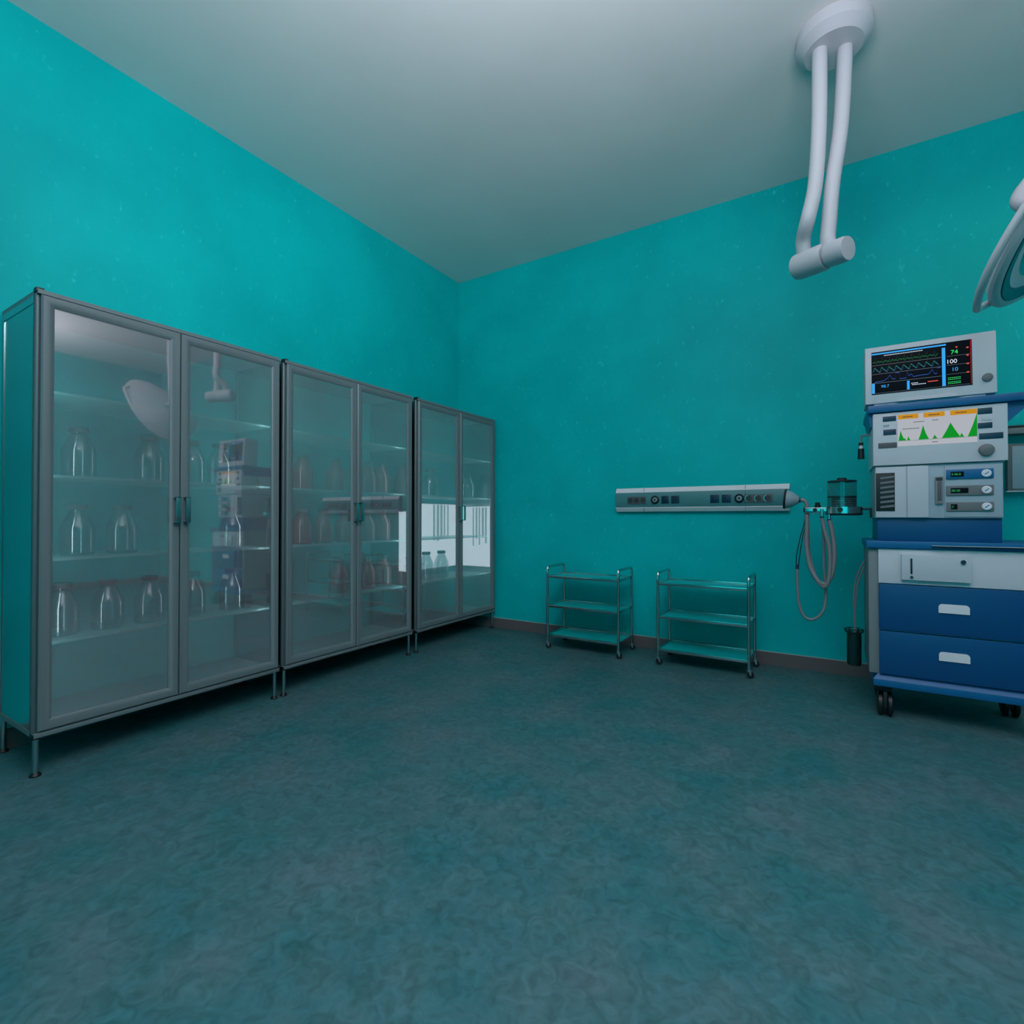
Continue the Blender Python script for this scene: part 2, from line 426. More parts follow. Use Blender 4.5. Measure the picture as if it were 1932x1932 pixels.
# ------------------------------------------------------------------ wall supply rail
rx0, rx1, ry, rz = -1.578, -.262, YB, 1.152
r = empty('wall_supply_rail', ((rx0+rx1)/2, ry, rz), 'long grey wall supply rail with sockets and gas outlets above the trolleys', 'supply rail')
ox = -(rx0+rx1)/2
def px_(x): return x+ox
prof = [(0, 0.192), (0, 0), (-.040, 0), (-.060, .030), (-.060, .156), (-.040, .192)]
MB().poly([(px_(rx0), y, z) for y, z in prof], (rx1-rx0, 0, 0)).build('housing', 'rail_face', r)
MB().poly([(px_(rx0)-.002, y, z) for y, z in [(-.0395, -.003), (-.063, .028), (-.061, .032), (-.038, .001)]], (rx1-rx0+.004, 0, 0)).build('edge_strip', 'rail_edge', r)
MB().poly([(px_(rx0)-.002, y, z) for y, z in [(-.0395, .195), (-.063, .158), (-.061, .154), (-.038, .191)]], (rx1-rx0+.004, 0, 0)).build('edge_strip', 'rail_edge', r)
MB().box((px_(-1.335), -.0612, .0), (px_(-1.333), -.055, .19)).box((px_(-.556), -.0612, .0), (px_(-.554), -.055, .19)).build('panel_joint', 'socket_dk', r)
yf = -.060
for (a, bb) in ((-1.477, -1.315), (-.562, -.372)):
    s = MB().box((px_(a), yf-.006, .060), (px_(bb), yf, .122), .002).build('socket_strip', 'socket', r)
    for i in range(3):
        cx = px_(a+(bb-a)*(i+.5)/3)
        m = MB().cyl((cx, yf-.0075, .091), (cx, yf-.004, .091), .0215, n=24); m.build('socket_well', 'socket_dk', s)
        q = MB()
        for k in range(9):
            th = PI*.62+k*PI*.09
            q.box((cx+.0245*math.cos(th)-.002, yf-.0085, .091+.0245*math.sin(th)-.002), (cx+.0245*math.cos(th)+.002, yf-.006, .091+.0245*math.sin(th)+.002))
        q.build('contact_clip', 'chrome', s)
for cx in (px_(-1.240), px_(-.597)):
    q = MB().lathe([(.034, 0), (.034, .010), (.028, .014), (.024, .010), (.024, .004)], n=28, mat=Matrix.Rotation(PI/2, 3, 'X'), c=(cx, yf, .093)).build('gas_outlet', 'black', r)
    MB().lathe([(.020, .0), (.020, .012), (.014, .013), (.014, .007), (.009, .007), (.009, .016), (0, .016)], n=24, mat=Matrix.Rotation(PI/2, 3, 'X'), c=(cx, yf, .093)).build('outlet_ring', 'mask', q)
    MB().cyl((cx, yf-.018, .093), (cx, yf-.015, .093), .0075, n=16).build('outlet_core', 'black', q)
for (a, bb) in ((-1.187, -1.128), (-1.108, -1.044), (-.806, -.740), (-.722, -.656)):
    MB().box((px_(a), yf-.007, .062), (px_(bb), yf, .124), .002).build('data_socket', 'socket_blue', r)

# ------------------------------------------------------------------ anesthesia machine
AX, AY = .53, 3.45
am = empty('anesthesia_machine', (AX, AY, 0), 'blue and white anesthesia machine on casters at the right', 'medical machine')
def A(x, y, z): return (x-AX, y, z)         # world x, depth behind the front plane, world z
def ab(x0, x1, y0, y1, z0, z1, bev=0, mb=None): return (mb or MB()).box(A(x0, y0, z0), A(x1, y1, z1), bev)
# base with flared skirt
m = MB()
prof = [(.216, .244), (.190, .216), (.186, .180)]
ab(.188, .872, -.008, .50, .180, .216, .004, m)
m.poly([A(.190, -.006, .216), A(.190, .498, .216), A(.190, .498, .217), A(.190, -.006, .217)], (.68, 0, 0))
rg = []
for e, z in ((0, .216), (.022, .244)):
    rg.append([m.bm.verts.new(A(x, y, z)) for x, y in ((.188+e, -.008+e), (.872-e, -.008+e), (.872-e, .50-e), (.188+e, .50-e))])
for i in range(4): m.bm.faces.new((rg[0][i], rg[0][(i+1) % 4], rg[1][(i+1) % 4], rg[1][i]))
m.bm.faces.new(rg[1])
m.build('base', 'blue', am)
ab(.170, .214, .012, .47, .244, .930, .004).build('side_post', 'post', am)
ab(.846, .890, .012, .47, .244, .930, .004).build('side_post', 'post', am)
ab(.214, .846, .02, .46, .244, .930).build('body', 'white', am)
ab(.214, .846, .002, .02, .742, .929, .002).build('front_panel', 'white', am)
bx = ab(.314, .598, -.022, .004, .766, .903, .004).build('gas_module', 'white2', am)
ab(.352, .360, -.026, -.020, .800, .882, .002).build('level_gauge', 'black', bx)
for x, z, rr in ((.357, .783, .007), (.566, .872, .011)):
    MB().cyl(A(x, -.022, z), A(x, -.034, z), rr, rr*.85, n=20).build('knob', 'navy', bx)
for z0, z1, hz in ((.488, .738, .604), (.248, .482, .356)):
    d = ab(.216, .844, -.006, .03, z0, z1, .006).build('drawer', 'bluedk', am)
    x0, x1 = .468, .591; h = .046
    pts = [A(x0, -.012, hz), A(x1, -.012, hz), A(x1, -.012, hz+h-.012), A(x1-.005, -.012, hz+h-.004), A(x1-.013, -.012, hz+h), A(x0+.013, -.012, hz+h), A(x0+.005, -.012, hz+h-.004), A(x0, -.012, hz+h-.012)]
    hm = MB().poly(pts, (0, .010, 0)); hm.build('handle', 'rail_edge', d)
# worktop
ab(.160, .900, -.012, .48, .932, .972, .006).build('worktop', 'blue', am)
tr_ = ab(.440, .860, -.030, .2, .945, .951, .002).build('pull_out_tray', 'black', am)
ab(.440, .860, -.034, -.026, .950, .954, .001).build('tray_lip', 'panelgrey', tr_)
# column
ab(.212, .722, .02, .40, .972, 1.098, .004).build('column', 'bluedk', am)
mod = ab(.203, .724, .004, .40, 1.096, 1.380, .004).build('flow_module', 'panelgrey', am)
ab(.205, .341, -.004, .02, 1.100, 1.374, .003).build('left_fascia', 'white2', mod)
ab(.341, .433, -.010, .02, 1.099, 1.374, .006).build('pillar', 'white2', mod)
ab(.206, .289, -.008, .0, 1.134, 1.342, .002).build('vent_recess', 'black', mod)
m = MB()
for i in range(7):
    z = 1.150+i*.0262
    m.poly([A(.225, -.011, z), A(.286, -.011, z+.007), A(.286, -.011, z+.019), A(.225, -.011, z+.011)], (0, .004, 0))
m.build('vent_louvers', 'grey', mod)
ab(.498, .720, -.0005, .01, 1.102, 1.368, .002).build('right_fascia', 'panelgrey', mod)
g = ab(.459, .491, -.010, .005, 1.170, 1.311, .002).build('flow_gauge', 'grey2', mod)
ab(.468, .483, -.014, -.008, 1.190, 1.292, .001).build('gauge_tube', 'socket', g)
ab(.462, .488, -.013, -.008, 1.292, 1.309, .002).build('gauge_cap', 'socket_dk', g)
for (z0, z1, mt, dx1, txt) in ((1.298, 1.346, 'blue', .573, '0 00-0'), (1.213, 1.263, 'grey', .590, '00-20'), (1.132, 1.178, 'grey', .547, '0-1')):
    s = ab(.504, .687, -.008, .004, z0, z1, .002).build('control_strip', mt, mod)
    zc = (z0+z1)/2
    ab(.521, dx1, -.011, -.006, zc-.013, zc+.013, .001).build('digit_display', 'e_screen', s)
    text_mesh('digits', txt, A(.524, -.0118, zc-.006), .016, 'e_green', s, sx=.9*min(1, (dx1-.524)/.05))
    kd = MB().lathe([(.0195, 0), (.0195, .006), (.016, .009), (0, .009)], n=26, mat=Matrix.Rotation(PI/2, 3, 'X'), c=A(.659, -.008, zc)).build('dial', 'rail_edge', s)
    MB().poly([A(.650, -.0175, zc-.005), A(.653, -.0175, zc-.008), A(.668, -.0175, zc+.005), A(.666, -.0175, zc+.008)], (0, .001, 0)).build('pointer', 'blue', kd)
# display module
dm = ab(.193, .740, -.014, .40, 1.382, 1.668, .006).build('display_module', 'white', am)
y0 = -.0165
sc_ = ab(.303, .625, y0, -.012, 1.481, 1.650, .001).build('display_screen', 'e_paper', dm)
m = MB()
for a, bb in ((.304, .390), (.412, .498), (.520, .624)): ab(a, bb, y0-.001, y0, 1.626, 1.650, mb=m)
m.build('header_bar', 'e_orange', sc_)
m = MB()
for x in (.322, .432, .540):
    for k in range(9): ab(x+k*.005, x+k*.005+.0036, y0-.002, y0-.001, 1.6345, 1.6385+.001*(k % 3), mb=m)
for x, z, n in ((.370, 1.604, 9), (.448, 1.607, 5), (.322, 1.571, 14), (.446, 1.493, 5)):
    for k in range(n): ab(x+k*.0052, x+k*.0052+.0038, y0-.002, y0-.001, z, z+.003+.001*(k % 2), mb=m)
ab(.304, .624, y0-.002, y0-.001, 1.509, 1.510, mb=m)
m.build('small_print', 'e_dot', sc_)
m = MB()
for P_ in ([(.306, 1.511), (.315, 1.566), (.323, 1.535), (.334, 1.511)], [(.328, 1.511), (.333, 1.526), (.338, 1.511)], [(.342, 1.511), (.348, 1.532), (.356, 1.511)],
           [(.390, 1.511), (.398, 1.535), (.410, 1.586), (.420, 1.545), (.434, 1.511)], [(.448, 1.511), (.457, 1.532), (.468, 1.511)],
           [(.486, 1.511), (.505, 1.550), (.521, 1.589), (.536, 1.556), (.560, 1.511)], [(.556, 1.511), (.564, 1.532), (.574, 1.511)],
           [(.588, 1.511), (.608, 1.570), (.624, 1.628), (.624, 1.511)]):
    m.poly([A(x, y0-.0012, z) for x, z in P_], (0, -.0008, 0))
m.build('pressure_curve', 'e_peak', sc_)
for (a, bb, z0, z1, mt) in ((.238, .296, 1.621, 1.648, 'navy'), (.240, .296, 1.547, 1.577, 'navy'), (.217, .299, 1.476, 1.505, 'socket'),
                        (.627, .682, 1.620, 1.650, 'navy'), (.627, .682, 1.548, 1.576, 'navy'), (.632, .722, 1.493, 1.523, 'navy'), (.642, .680, 1.588, 1.610, 'white')):
    ab(a, bb, y0, -.012, z0, z1, .0015).build('button', mt, dm)
ab(.240, .266, y0, -.012, 1.592, 1.604, .003).build('button', 'panelgrey', dm)
MB().lathe([(.031, 0), (.029, .016), (.022, .020), (0, .020)], n=30, mat=Matrix.Rotation(PI/2, 3, 'X'), c=A(.659, -.014, 1.438)).build('control_knob', 'grey', dm)
# top shelf: slab with slanted underside brace at the left
m = ab(.170, .860, -.028, .44, 1.672, 1.712, .006)
m.build('top_shelf', 'blue', am)
MB().poly([A(.172, .01, 1.674), A(.193, .01, 1.674), A(.193, .01, 1.60), A(.186, .01, 1.60)], (0, .36, 0)).build('shelf_bracket', 'blue', am)
MB().poly([A(.74, .01, 1.674), A(.84, .01, 1.674), A(.75, .01, 1.58), A(.74, .01, 1.58)], (0, .36, 0)).build('shelf_bracket', 'blue', am)
# left hook with probe
m = MB().tube([A(.205, .16, 1.577), A(.150, .16, 1.577), A(.146, .16, 1.572), A(.146, .16, 1.530)], .005, 10)
hk = m.build('hook', 'hose', am)
pr = MB().cyl(A(.146, .16, 1.535), A(.146, .16, 1.518), .012, n=18).cyl(A(.146, .16, 1.500), A(.146, .16, 1.440), .015, .017, n=18).build('probe', 'black', am)
MB().cyl(A(.146, .16, 1.518), A(.146, .16, 1.500), .010, n=18).build('probe_collar', 'rail_edge', pr)
# casters
for x, y, an in ((.240, .085, .35), (.870, .085, .2), (.250, .43, .3), (.825, .43, .3)):
    f = MB().cyl(A(x-.01, y, .135), A(x-.01, y, .182), .022, n=16).box(A(x-.045, y-.035, .140), A(x+.035, y+.035, .180), .006)
    fk = f.build('caster', 'black', am)
    for dx in (-.022, .022):
        c = Vector(A(x+dx+.004, y, .066))
        MB().lathe([(.0, -.013), (.052, -.013), (.066, -.008), (.066, .008), (.052, .013), (0, .013)], n=30, mat=Matrix.Rotation(PI/2, 3, 'Y'), c=c).build('wheel', 'black', fk)
    MB().box(A(x-.006, y-.045, .05), A(x+.014, y+.03, .14), .005).build('caster_fork', 'darkmetal', fk)

# patient monitor standing on the machine's top shelf (tilts back a little)
pm = empty('patient_monitor', (.43, AY, 1.7215), 'white patient monitor showing heart traces, on top of the anesthesia machine', 'monitor')
pm.rotation_euler.x = math.radians(-3)
def B(x, y, z): return (x-.43, y, z-1.7135)
def bb_(x0, x1, y0, y1, z0, z1, bev=0, mb=None): return (mb or MB()).box(B(x0, y0, z0), B(x1, y1, z1), bev)
bb_(.160, .704, -.010, .16, 1.7145, 2.033, .008).build('housing', 'white', pm)
MB().poly([B(.30, -.018, 1.7145), B(.56, -.018, 1.7145), B(.54, -.011, 1.735), B(.32, -.011, 1.735)], (0, .01, 0)).build('grip', 'white2', pm)
ms = bb_(.190, .610, -.0125, -.008, 1.766, 2.003, .001).build('screen', 'e_screen', pm)
yy = -.0130
def sheet(name, mt, rects):
    m = MB()
    for a, b2, c, d in rects: bb_(a, b2, yy-.0006, yy, c, d, mb=m)
    return m.build(name, mt, ms)
for q_ in [(.191, .508, 1.987, 1.995), (.491, .505, 1.774, 1.976), (.191, .204, 1.772, 1.828), (.345, .356, 1.776, 1.823)]: sheet('highlight_bar', 'e_cyan', [q_])
sheet('divider_line', 'e_line', [(.192, .488, 1.9265, 1.928), (.192, .488, 1.8775, 1.879), (.192, .488, 1.8275, 1.829), (.510, .604, 1.927, 1.928), (.510, .604, 1.880, 1.881), (.510, .604, 1.832, 1.833), (.192, .60, 1.7715, 1.7725)])
sheet('edge_line', 'e_dkred', [(.604, .6065, 1.772, 2.000)])
def trace(name, mt, pts, w=.0018):
    m = MB()
    for (x0, z0), (x1, z1) in zip(pts, pts[1:]):
        m.poly([B(x0, yy-.0004, z0-w/2), B(x1, yy-.0004, z1-w/2), B(x1, yy-.0004, z1+w/2), B(x0, yy-.0004, z0+w/2)], (0, -.0004, 0))
    return m.build(name, mt, ms)
pts = []
for k in range(9):
    x = .196+k*.0318
    pts += [(x, 1.943), (x+.007, 1.947), (x+.010, 1.941), (x+.0115, 1.968), (x+.0135, 1.936), (x+.017, 1.943), (x+.024, 1.950)]
trace('heart_trace', 'e_green', pts)
pts = []
for k in range(9):
    x = .196+k*.0318
    pts += [(x, 1.892), (x+.006, 1.912), (x+.011, 1.913), (x+.016, 1.900), (x+.019, 1.903), (x+.026, 1.890)]
trace('pulse_trace', 'e_green', pts, .0022)
trace('pulse_echo', 'e_blue', [(a+.003, b-.004) for a, b in pts], .0014)
trace('breath_trace', 'e_blue', [(.205, 1.834), (.245, 1.838), (.262, 1.850), (.272, 1.866), (.282, 1.842), (.295, 1.842), (.297, 1.874), (.312, 1.874), (.314, 1.840), (.343, 1.840), (.345, 1.878), (.352, 1.850), (.365, 1.858), (.372, 1.842),
      (.400, 1.846), (.435, 1.846), (.452, 1.868), (.460, 1.844), (.470, 1.844), (.472, 1.874), (.486, 1.874)], .002)
text_mesh('reading', '74', B(.526, yy-.001, 1.937), .030, 'e_green2', ms, sx=1)
text_mesh('reading', '100', B(.507, yy-.001, 1.889), .030, 'e_white', ms, sx=1)
text_mesh('reading', '10', B(.528, yy-.001, 1.847), .027, 'e_cyan', ms, sx=1)
text_mesh('reading', '98.7', B(.232, yy-.001, 1.800), .021, 'e_cyan', ms, sx=1)
m = MB()
for k in range(30): bb_(.246+k*.0056, .246+k*.0056+.0036, yy-.0008, yy, 1.976, 1.9795+.0012*(k % 2), mb=m)
for k in range(8): bb_(.366+k*.0075, .366+k*.0075+.0055, yy-.0008, yy, 1.797, 1.8005, mb=m)
for k in range(5): bb_(.363+k*.006, .363+k*.006+.004, yy-.0008, yy, 1.8055, 1.809, mb=m)
m.build('small_print', 'e_white', ms)
m = MB()
for z in (1.962, 1.922, 1.878, 1.834): MB().poly([B(.586, yy-.001, z), B(.594, yy-.001, z-.0045), B(.598, yy-.001, z), B(.594, yy-.001, z+.0045)], (0, .0005, 0)).build('alarm_mark', 'e_red', ms)
m.poly([B(.545, yy-.001, 1.9725), B(.550, yy-.001, 1.966), B(.555, yy-.001, 1.9725), B(.5525, yy-.001, 1.975), B(.550, yy-.001, 1.973), B(.5475, yy-.001, 1.975)], (0, .0005, 0))
m.build('heart_symbol', 'e_red', ms)
bb_(.432, .474, yy-.0008, yy, 1.8045, 1.8085).build('alarm_bar', 'e_red', ms)
m = MB()
for z in (1.812, 1.803, 1.790, 1.782):
    for k in range(7): bb_(.514+k*.0075, .514+k*.0075+.005, yy-.0008, yy, z, z+.0028, mb=m)
m.build('status_print', 'e_green2', ms)
MB().lathe([(.021, 0), (.020, .010), (.015, .013), (0, .013)], n=26, mat=Matrix.Rotation(PI/2, 3, 'X'), c=B(.667, -.010, 1.795)).build('control_knob', 'grey', pm)
# feet of monitor
MB().box(B(.20, .0, 1.7065), B(.66, .02, 1.7146)).build('foot_strip', 'white2', pm)

# ------------------------------------------------------------------ absorber with mask and hoses on a bracket
bc = empty('breathing_circuit', (.06, 3.70, 1.11), 'breathing circuit with bellows canister, face mask and looped grey hoses left of the machine', 'breathing circuit')
def D_(x, y, z): return (x-.06, y, z-1.11)
m = MB().box(D_(-.143, -.022, 1.126), D_(.0, .022, 1.160), .004).cyl(D_(.062, 0, 1.124), D_(.062, 0, 1.163), .094, n=36)
m.build('absorber_block', 'chrome', bc)
MB().lathe([(.0, 0), (.084, 0), (.096, .006), (.096, .012), (0, .012)], D_(.062, 0, 1.112), 36).build('bottom_plate', 'black', bc)
MB().cyl(D_(.150, 0, 1.150), D_(.198, 0, 1.150), .006, n=10).box(D_(.190, -.006, 1.098), D_(.201, .006, 1.156)).build('bracket', 'black', bc)
prof = []
for k in range(9): prof.append((.066 if k % 2 else .060, 1.163+k*.0068))
MB().lathe([(0, 1.163)]+prof+[(0, prof[-1][1])], D_(.062, 0, 0), 32).build('bellows', 'grey', bc)
MB().lathe([(.0, 0), (.074, 0), (.076, .004), (.074, .008), (0, .008)], D_(.052, 0, 1.2205), 36).build('bellows_plate', 'black', bc)
MB().lathe([(.0745, 0), (.0765, .0), (.0765, .152), (.0745, .152), (.0745, 0)], D_(.052, 0, 1.160), 36).build('glass_cylinder', 'canister', bc)
MB().lathe([(.0, 0), (.076, 0), (.077, .005), (.074, .010), (0, .010)], D_(.052, 0, 1.313), 36).build('lid', 'black', bc)
MB().lathe([(.0, 0), (.026, 0), (.026, .012), (.022, .017), (0, .017)], D_(.052, 0, 1.323), 26).build('lid_knob', 'darkmetal', bc)
MB().cyl(D_(.052, 0, 1.228), D_(.052, 0, 1.314), .010, n=16).build('guide_rod', 'darkmetal', bc)
MB().cyl(D_(-.075, 0, 1.159), D_(-.075, 0, 1.176), .017, n=18).cyl(D_(-.075, 0, 1.174), D_(-.075, 0, 1.192), .013, n=18).build('valve_knob', 'black', bc)
MB().cyl(D_(-.089, -.030, 1.146), D_(-.089, -.020, 1.146), .012, n=18).cyl(D_(.040, -.106, 1.146), D_(.040, -.09, 1.146), .014, n=18).build('side_knob', 'black', bc)
# ports below
for x in (-.052, -.014):
    MB().cyl(D_(x, -.045, 1.090), D_(x, -.045, 1.150), .009, n=14).build('port', 'chrome', bc)
    MB().cyl(D_(x, -.045, 1.096 if x < -.03 else 1.078), D_(x, -.045, 1.107 if x < -.03 else 1.09), .011, n=16).build('port_collar', 'navy', bc)
# elbow + mask at left
MB().cyl(D_(-.135, 0, 1.132), D_(-.135, 0, 1.160), .018, n=20).build('hose_clamp', 'navy', bc)
mk = MB().lathe([(.0585, 0), (.060, .003), (.056, .02), (.044, .045), (.028, .068), (.020, .076), (.0, .076)], n=32, mat=Matrix.Rotation(math.radians(6), 3, 'Y') @ Matrix.Rotation(PI/2, 3, 'Y'), c=D_(-.252, 0, 1.217)).build('face_mask', 'mask', bc)
R6 = Matrix.Rotation(math.radians(6), 3, 'Y') @ Matrix.Rotation(PI/2, 3, 'Y')
MB().lathe([(.050, -.008), (.062, -.007), (.065, 0), (.061, .005), (.050, .003), (.050, -.008)], n=32, mat=R6, c=D_(-.252, 0, 1.217)).build('mask_cushion', 'black', mk)
MB().lathe([(.0, 0), (.018, 0), (.018, .010), (0, .010)], n=20, mat=R6, c=D_(-.177, 0, 1.211)).build('mask_ring', 'navy', mk)
el = [(-.166, 1.2095), (-.152, 1.208), (-.141, 1.202), (-.135, 1.190), (-.133, 1.175), (-.134, 1.150)]
MB().tube([D_(x, 0, z) for x, z in el], .0125, 16).build('elbow', 'hose', bc)
def smooth(pts, n):
    out = []
    for i in range(len(pts)-1):
        p0, p1, p2, p3 = [Vector(pts[max(0, min(len(pts)-1, j))]) for j in (i-1, i, i+1, i+2)]
        for k in range(n):
            t = k/n
            out.append(.5*((2*p1)+(p2-p0)*t+(2*p0-5*p1+4*p2-p3)*t*t+(3*p1-p0-3*p2+p3)*t**3))
    out.append(Vector(pts[-1])); return out
h1 = smooth([D_(-.134, 0, 1.134), D_(-.133, 0, 1.05), D_(-.136, 0, .93), D_(-.118, -.01, .80), D_(-.078, -.03, .715), D_(-.038, -.05, .695), D_(-.006, -.05, .745), D_(.010, -.047, .85), D_(.006, -.045, .97), D_(-.012, -.045, 1.082)], 16)
MB().tube(h1, .0125, 12, ripple=.10).build('hose', 'hose', bc)
h2 = smooth([D_(-.052, -.045, 1.096), D_(-.038, -.047, 1.02), D_(-.016, -.055, .92), D_(-.012, -.06, .80), D_(-.024, -.06, .70), D_(-.052, -.045, .680), D_(-.090, -.02, .735), D_(-.122, .016, .86), D_(-.130, .022, .98), D_(-.130, .004, 1.12)], 16)
MB().tube(h2, .0105, 12, ripple=.10).build('hose', 'hose', bc)
h3 = smooth([D_(-.050, -.02, 1.10), D_(-.044, 0, .95), D_(-.042, .01, .80), D_(-.034, .01, .66), D_(-.044, 0, .54), D_(-.085, 0, .475), D_(-.140, 0, .470), D_(-.176, 0, .54), D_(-.188, 0, .66), D_(-.188, 0, .774)], 12)
MB().tube(h3, .0085, 12).build('sampling_hose', 'hose', bc)
MB().cyl(D_(-.188, 0, .774), D_(-.187, 0, .802), .010, n=14).build('hose_connector', 'navy', bc)
for o_ in (-.006, .007):
    h4 = smooth([D_(-.187+o_, 0, .800), D_(-.183+o_*1.3, 0, .86), D_(-.165+o_, 0, .97), D_(-.145+o_*.6, .006, 1.06), D_(-.137+o_*.3, .010, 1.14)], 8)
    MB().tube(h4, .0028, 8).build('pressure_line', 'black', bc)

# suction jar with two thin tubes
sj = empty('suction_jar', (.11, 3.75, .206), 'dark cylindrical suction jar hanging low at the left of the anesthesia machine', 'suction jar')
MB().lathe([(0, 0), (.034, 0), (.038, .01), (.038, .200), (0, .200)], n=26).build('jar', 'tank', sj)
m = MB()
for z in (.198, .216):
    m.tube([(.043*math.cos(t*PI/8), .043*math.sin(t*PI/8), z) for t in range(17)], .0028, 8, cap=False)
for t in range(6): m.tube([(.043*math.cos(t*PI/3), .043*math.sin(t*PI/3), .196), (.046*math.cos(t*PI/3), .046*math.sin(t*PI/3), .218)], .004, 8)
m.tube([(.043, 0, .204), (.057, 0, .206)], .003, 8)
m.build('ring_holder', 'black', sj)
MB().tube(smooth([(.003, -.01, .18), (.002, -.01, .30), (.0, -.01, .40), (.012, -.01, .52), (.040, -.01, .60), (.056, -.01, .640)], 8), .005, 10).build('tube', 'hose', sj)
MB().tube(smooth([(.005, -.02, .19), (.007, -.02, .32), (.010, -.02, .40), (.022, -.02, .50), (.045, -.02, .575), (.056, -.02, .60)], 8), .0045, 10).build('tube', 'hose', sj)

# grey framed panel behind the machine, on the back wall
wp = empty('wall_panel', (1.25, YB, 1.26), 'grey panel in dark frame on the back wall behind the machine, at right edge', 'wall panel')
MB().box((-.345, -.055, 0), (.345, -.001, .285), .003).build('frame', 'grey', wp)
MB().box((-.325, -.058, .012), (.325, -.054, .270), .002).build('face', 'panelgrey', wp)
MB().box((-.350, -.060, -.006), (.350, -.001, 0)).build('bottom_edge', 'rail_edge', wp)
MB().box((-.350, -.10, .340), (.350, -.001, .375), .003).build('top_shelf', 'grey2', wp)
MB().box((-.350, -.10, .375), (.350, -.001, .390), .002).build('top_edge', 'black', wp)

# ------------------------------------------------------------------ surgical lamp and its pendant arm
rr_, ff_, uu_ = Vector((.848, .530, 0)), Vector((-.530, .848, .0105)), Vector((.0056, -.0089, 1))
def cam_pt(px, py, d): return Vector((0, 0, 1.1)) + d*(Vector((-.5299, .8480, .01047))+(px-966)/966*Vector((.84805, .52992, 0))-(py-966)/966*Vector((.00555, -.00888, .99995)))
pa = empty('pendant_arm', (.02, 3.06, ZC), 'pale grey double tube arm with a cylindrical joint, hanging from the ceiling', 'ceiling arm')
L = pa.location
def Q(p): return Vector(p)-L
a0, a1 = cam_pt(1500, 506, 2.76), cam_pt(1602, 467, 2.50)
ax = (a1-a0).normalized()
def rnd(a, b, r):           # rounded-end cylinder profile
    return [(0, a), (r*.7, a+.002), (r*.95, a+.012), (r, a+.03), (r, b-.02), (r*.93, b-.004), (0, b)]
Lc = (a1-a0).length
mm = ax.to_track_quat('Z', 'Y').to_matrix()
MB().lathe(rnd(0, Lc*.62, .067), n=32, mat=mm, c=Q(a0)).build('joint', 'lampwhite', pa)
MB().lathe(rnd(Lc*.60, Lc, .060), n=32, mat=mm, c=Q(a0)).build('joint_cap', 'lampwhite', pa)
t1 = smooth([a0+(a1-a0)*.22, cam_pt(1515, 455, 2.68), Vector((-.094, 2.988, 2.62)), Vector((-.062, 3.01, 2.80)), Vector((-.045, 3.02, 3.1)), Vector((-.04, 3.03, 3.50))], 8)
MB().tube([Q(p) for p in t1], .035, 18).build('tube_arm', 'lampwhite', pa)
t2_ = smooth([a0+(a1-a0)*.80, cam_pt(1566, 468, 2.58), Vector((-.010, 3.043, 2.515)), Vector((-.004, 3.046, 2.60)), Vector((.012, 3.05, 2.80)), Vector((.05, 3.07, 3.1)), Vector((.07, 3.08, 3.50))], 8)
MB().tube([Q(p) for p in t2_], .035, 18).build('tube_arm', 'lampwhite', pa)
MB().lathe([(0, -.001), (.17, -.001), (.17, -.06), (.13, -.10), (0, -.10)][::-1], n=36).build('ceiling_mount', 'lampwhite', pa)

lc = cam_pt(2028, 388, 2.0)
nz = (rr_*.56 - Vector((0, 0, 1))*.56 - ff_*.66).normalized()
av = (rr_*.68 + Vector((0, 0, 1))*.73); ax_ = (av - nz*av.dot(nz)).normalized(); ay_ = nz.cross(ax_)
ML = Matrix((ax_, ay_, nz)).transposed()
sl = empty('surgical_lamp', (.95, 3.0, ZC), 'large surgical lamp with rail handle hanging at the upper right corner', 'surgical lamp')
Ls = sl.location
lcl = lc-Ls
R = .40
def lobes(th): return 1+.07*math.cos(3*(th-PI))
MB().lathe([(.90*R, -.004), (.93*R, .004), (.98*R, 0), (R, -.008), (R*1.0, -.022), (R*.93, -.05), (R*.5, -.10), (R*.2, -.12), (0, -.12)], n=72, mat=ML, c=lcl, shape=lobes).build('housing', 'lampwhite', sl)
MB().lathe([(.78*R, -.010), (.80*R, .001), (.915*R, .006), (.915*R, -.02), (.78*R, -.02)], n=72, mat=ML, c=lcl, shape=lobes).build('seal_ring', 'lampring', sl)
MB().lathe([(0, .010), (.3*R, .006), (.6*R, -.002), (.80*R, -.008), (.80*R, -.03), (0, -.03)], n=72, mat=ML, c=lcl, shape=lobes).build('lens', 'lens', sl)
MB().lathe([(0, .05), (.025, .048), (.032, .03), (.032, 0), (0, 0)][::-1], n=24, mat=ML, c=lcl).build('sterile_handle', 'lampwhite', sl)
pts = []
for k in range(25):
    th = PI + .22 - k*(1.75/24)
    rr = R*1.11*lobes(th)
    pts.append(lcl + rr_*.022 - Vector((0, 0, .014)) + ML @ Vector((rr*math.cos(th), rr*math.sin(th), -.05)))
s0 = lcl + ML @ Vector((R*.99*math.cos(PI+.42)*lobes(PI+.42), R*.99*math.sin(PI+.42)*lobes(PI+.42), -.03))
e0 = lcl + ML @ Vector((R*.99*math.cos(PI-1.66), R*.99*math.sin(PI-1.66), -.05))
MB().tube([s0]+pts+[e0], .0145, 14).build('rail_handle', 'lampwhite', sl)
bk = lcl + ML @ Vector((0, 0, -.11))
MB().tube(smooth([bk, bk + ML @ Vector((0, 0, -.07)), bk+Vector((.05, .06, .22)), Vector((.0, 0, -.55)), Vector((0, 0, -.06))], 8), .034, 18).build('arm', 'lampwhite', sl)
MB().lathe([(0, -.001), (.15, -.001), (.15, -.05), (.11, -.09), (0, -.09)][::-1], n=36).build('ceiling_mount', 'lampwhite', sl)

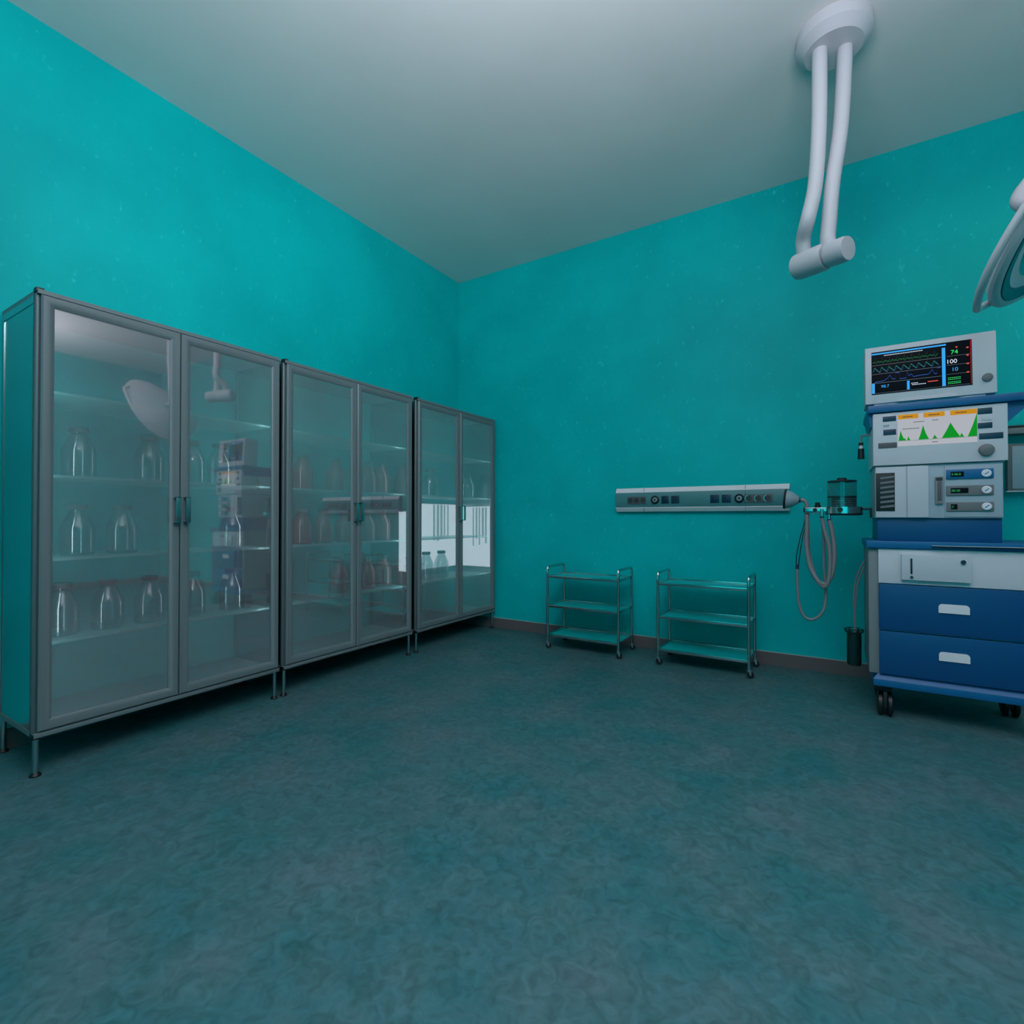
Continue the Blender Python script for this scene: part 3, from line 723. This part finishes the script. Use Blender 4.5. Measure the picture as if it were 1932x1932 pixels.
# ------------------------------------------------------------------ lights: ceiling panels over the middle of the room, two wall-washing spots
def area(name, loc, sx, sy, power, col=(1, 1, 1), rot=(0, 0, 0)):
    l = bpy.data.lights.new(name, 'AREA'); l.shape = 'RECTANGLE'; l.size = sx; l.size_y = sy; l.energy = power; l.color = col
    o = bpy.data.objects.new(name, l); C.objects.link(o); o.location = loc; o.rotation_euler = rot; return o
def spot(name, loc, target, power, ang, blend, col=(1, 1, 1), size=.05):
    l = bpy.data.lights.new(name, 'SPOT'); l.energy = power; l.spot_size = math.radians(ang); l.spot_blend = blend; l.color = col; l.shadow_soft_size = size
    o = bpy.data.objects.new(name, l); C.objects.link(o); o.location = loc
    o.rotation_euler = (Vector(target)-Vector(loc)).to_track_quat('-Z', 'Y').to_euler(); return o
COOL = (.74, .92, 1)
area('panel_light', (-.6, 1.0, ZC-.03), 1.2, 1.2, 5, COOL)
area('panel_light', (1.4, .2, ZC-.03), 1.2, 1.2, 6, COOL)
area('ceiling_fill', (.1, .1, 2.45), 1.5, 1.5, 140, (.90, .89, 1), (PI, 0, 0))  # added out of view to brighten the ceiling
area('rear_fill', (.4, YR+.05, 1.7), 4.5, 1.6, 50, (.84, .90, 1), (-PI/2, 0, 0))  # added soft fill from behind the camera, lightens shadows and fronts
area('ceiling_fill', (2.9, 1.6, 2.7), 1.0, 1.0, 34, (.90, .89, 1), (PI, 0, 0))  # second added light, raises the ceiling on the right
f = area('wall_fill', (.0, .2, 3.2), .8, .5, 13, COOL)  # added to brighten the upper walls, out of view
f.data.spread = math.radians(95)
f.rotation_euler = (Vector((-3.34, 3.4, 3.1))-f.location).to_track_quat('-Z', 'Y').to_euler()
spot('wash_spot', (-1.9, .7, 3.35), (-3.34, 1.38, 2.30), 18, 44, 1, (.65, 1, 1))
spot('wash_spot', (-1.6, 1.5, 3.35), (-3.34, 2.6, 2.5), 9, 75, 1, (.65, 1, 1))
spot('wash_spot', (1.9, 2.7, 3.35), (.75, 4.28, 2.30), 30, 58, 1, (.6, 1, .74))
for y0_ in (.768, 1.930, 3.118):          # added fill strips behind the door posts, brightening each cabinet inside
    for yy_, d_ in ((.030, .75), (CW-.030, -.75)):
        a_ = area('cabinet_fill', (-2.895, y0_+yy_, 1.12), .02, 1.75, 1.4, (.66, .96, 1))
        a_.rotation_euler = Vector((-1, d_, 0)).to_track_quat('-Z', 'Y').to_euler()
w = bpy.data.worlds.new('world'); bpy.context.scene.world = w; w.use_nodes = True
w.node_tree.nodes['Background'].inputs['Color'].default_value = (.01, .02, .02, 1)

# ------------------------------------------------------------------ camera and view
cd = bpy.data.cameras.new('camera'); co = bpy.data.objects.new('camera', cd); C.objects.link(co)
co.location = (0, 0, 1.1); co.rotation_euler = (math.radians(90.6), 0, math.radians(32))
cd.sensor_width = 36; cd.lens = 18; cd.clip_start = .02
s = bpy.context.scene; s.camera = co
s.view_settings.view_transform = 'Standard'; s.view_settings.look = 'None'; s.view_settings.gamma = 1; s.view_settings.exposure = 0
s.view_settings.use_curve_mapping = False
s.cycles.use_denoising = True
s.cycles.max_bounces = 10; s.cycles.transparent_max_bounces = 24; s.cycles.glossy_bounces = 5; s.cycles.diffuse_bounces = 5
s.cycles.sample_clamp_indirect = 4; s.cycles.caustics_reflective = False; s.cycles.caustics_refractive = False
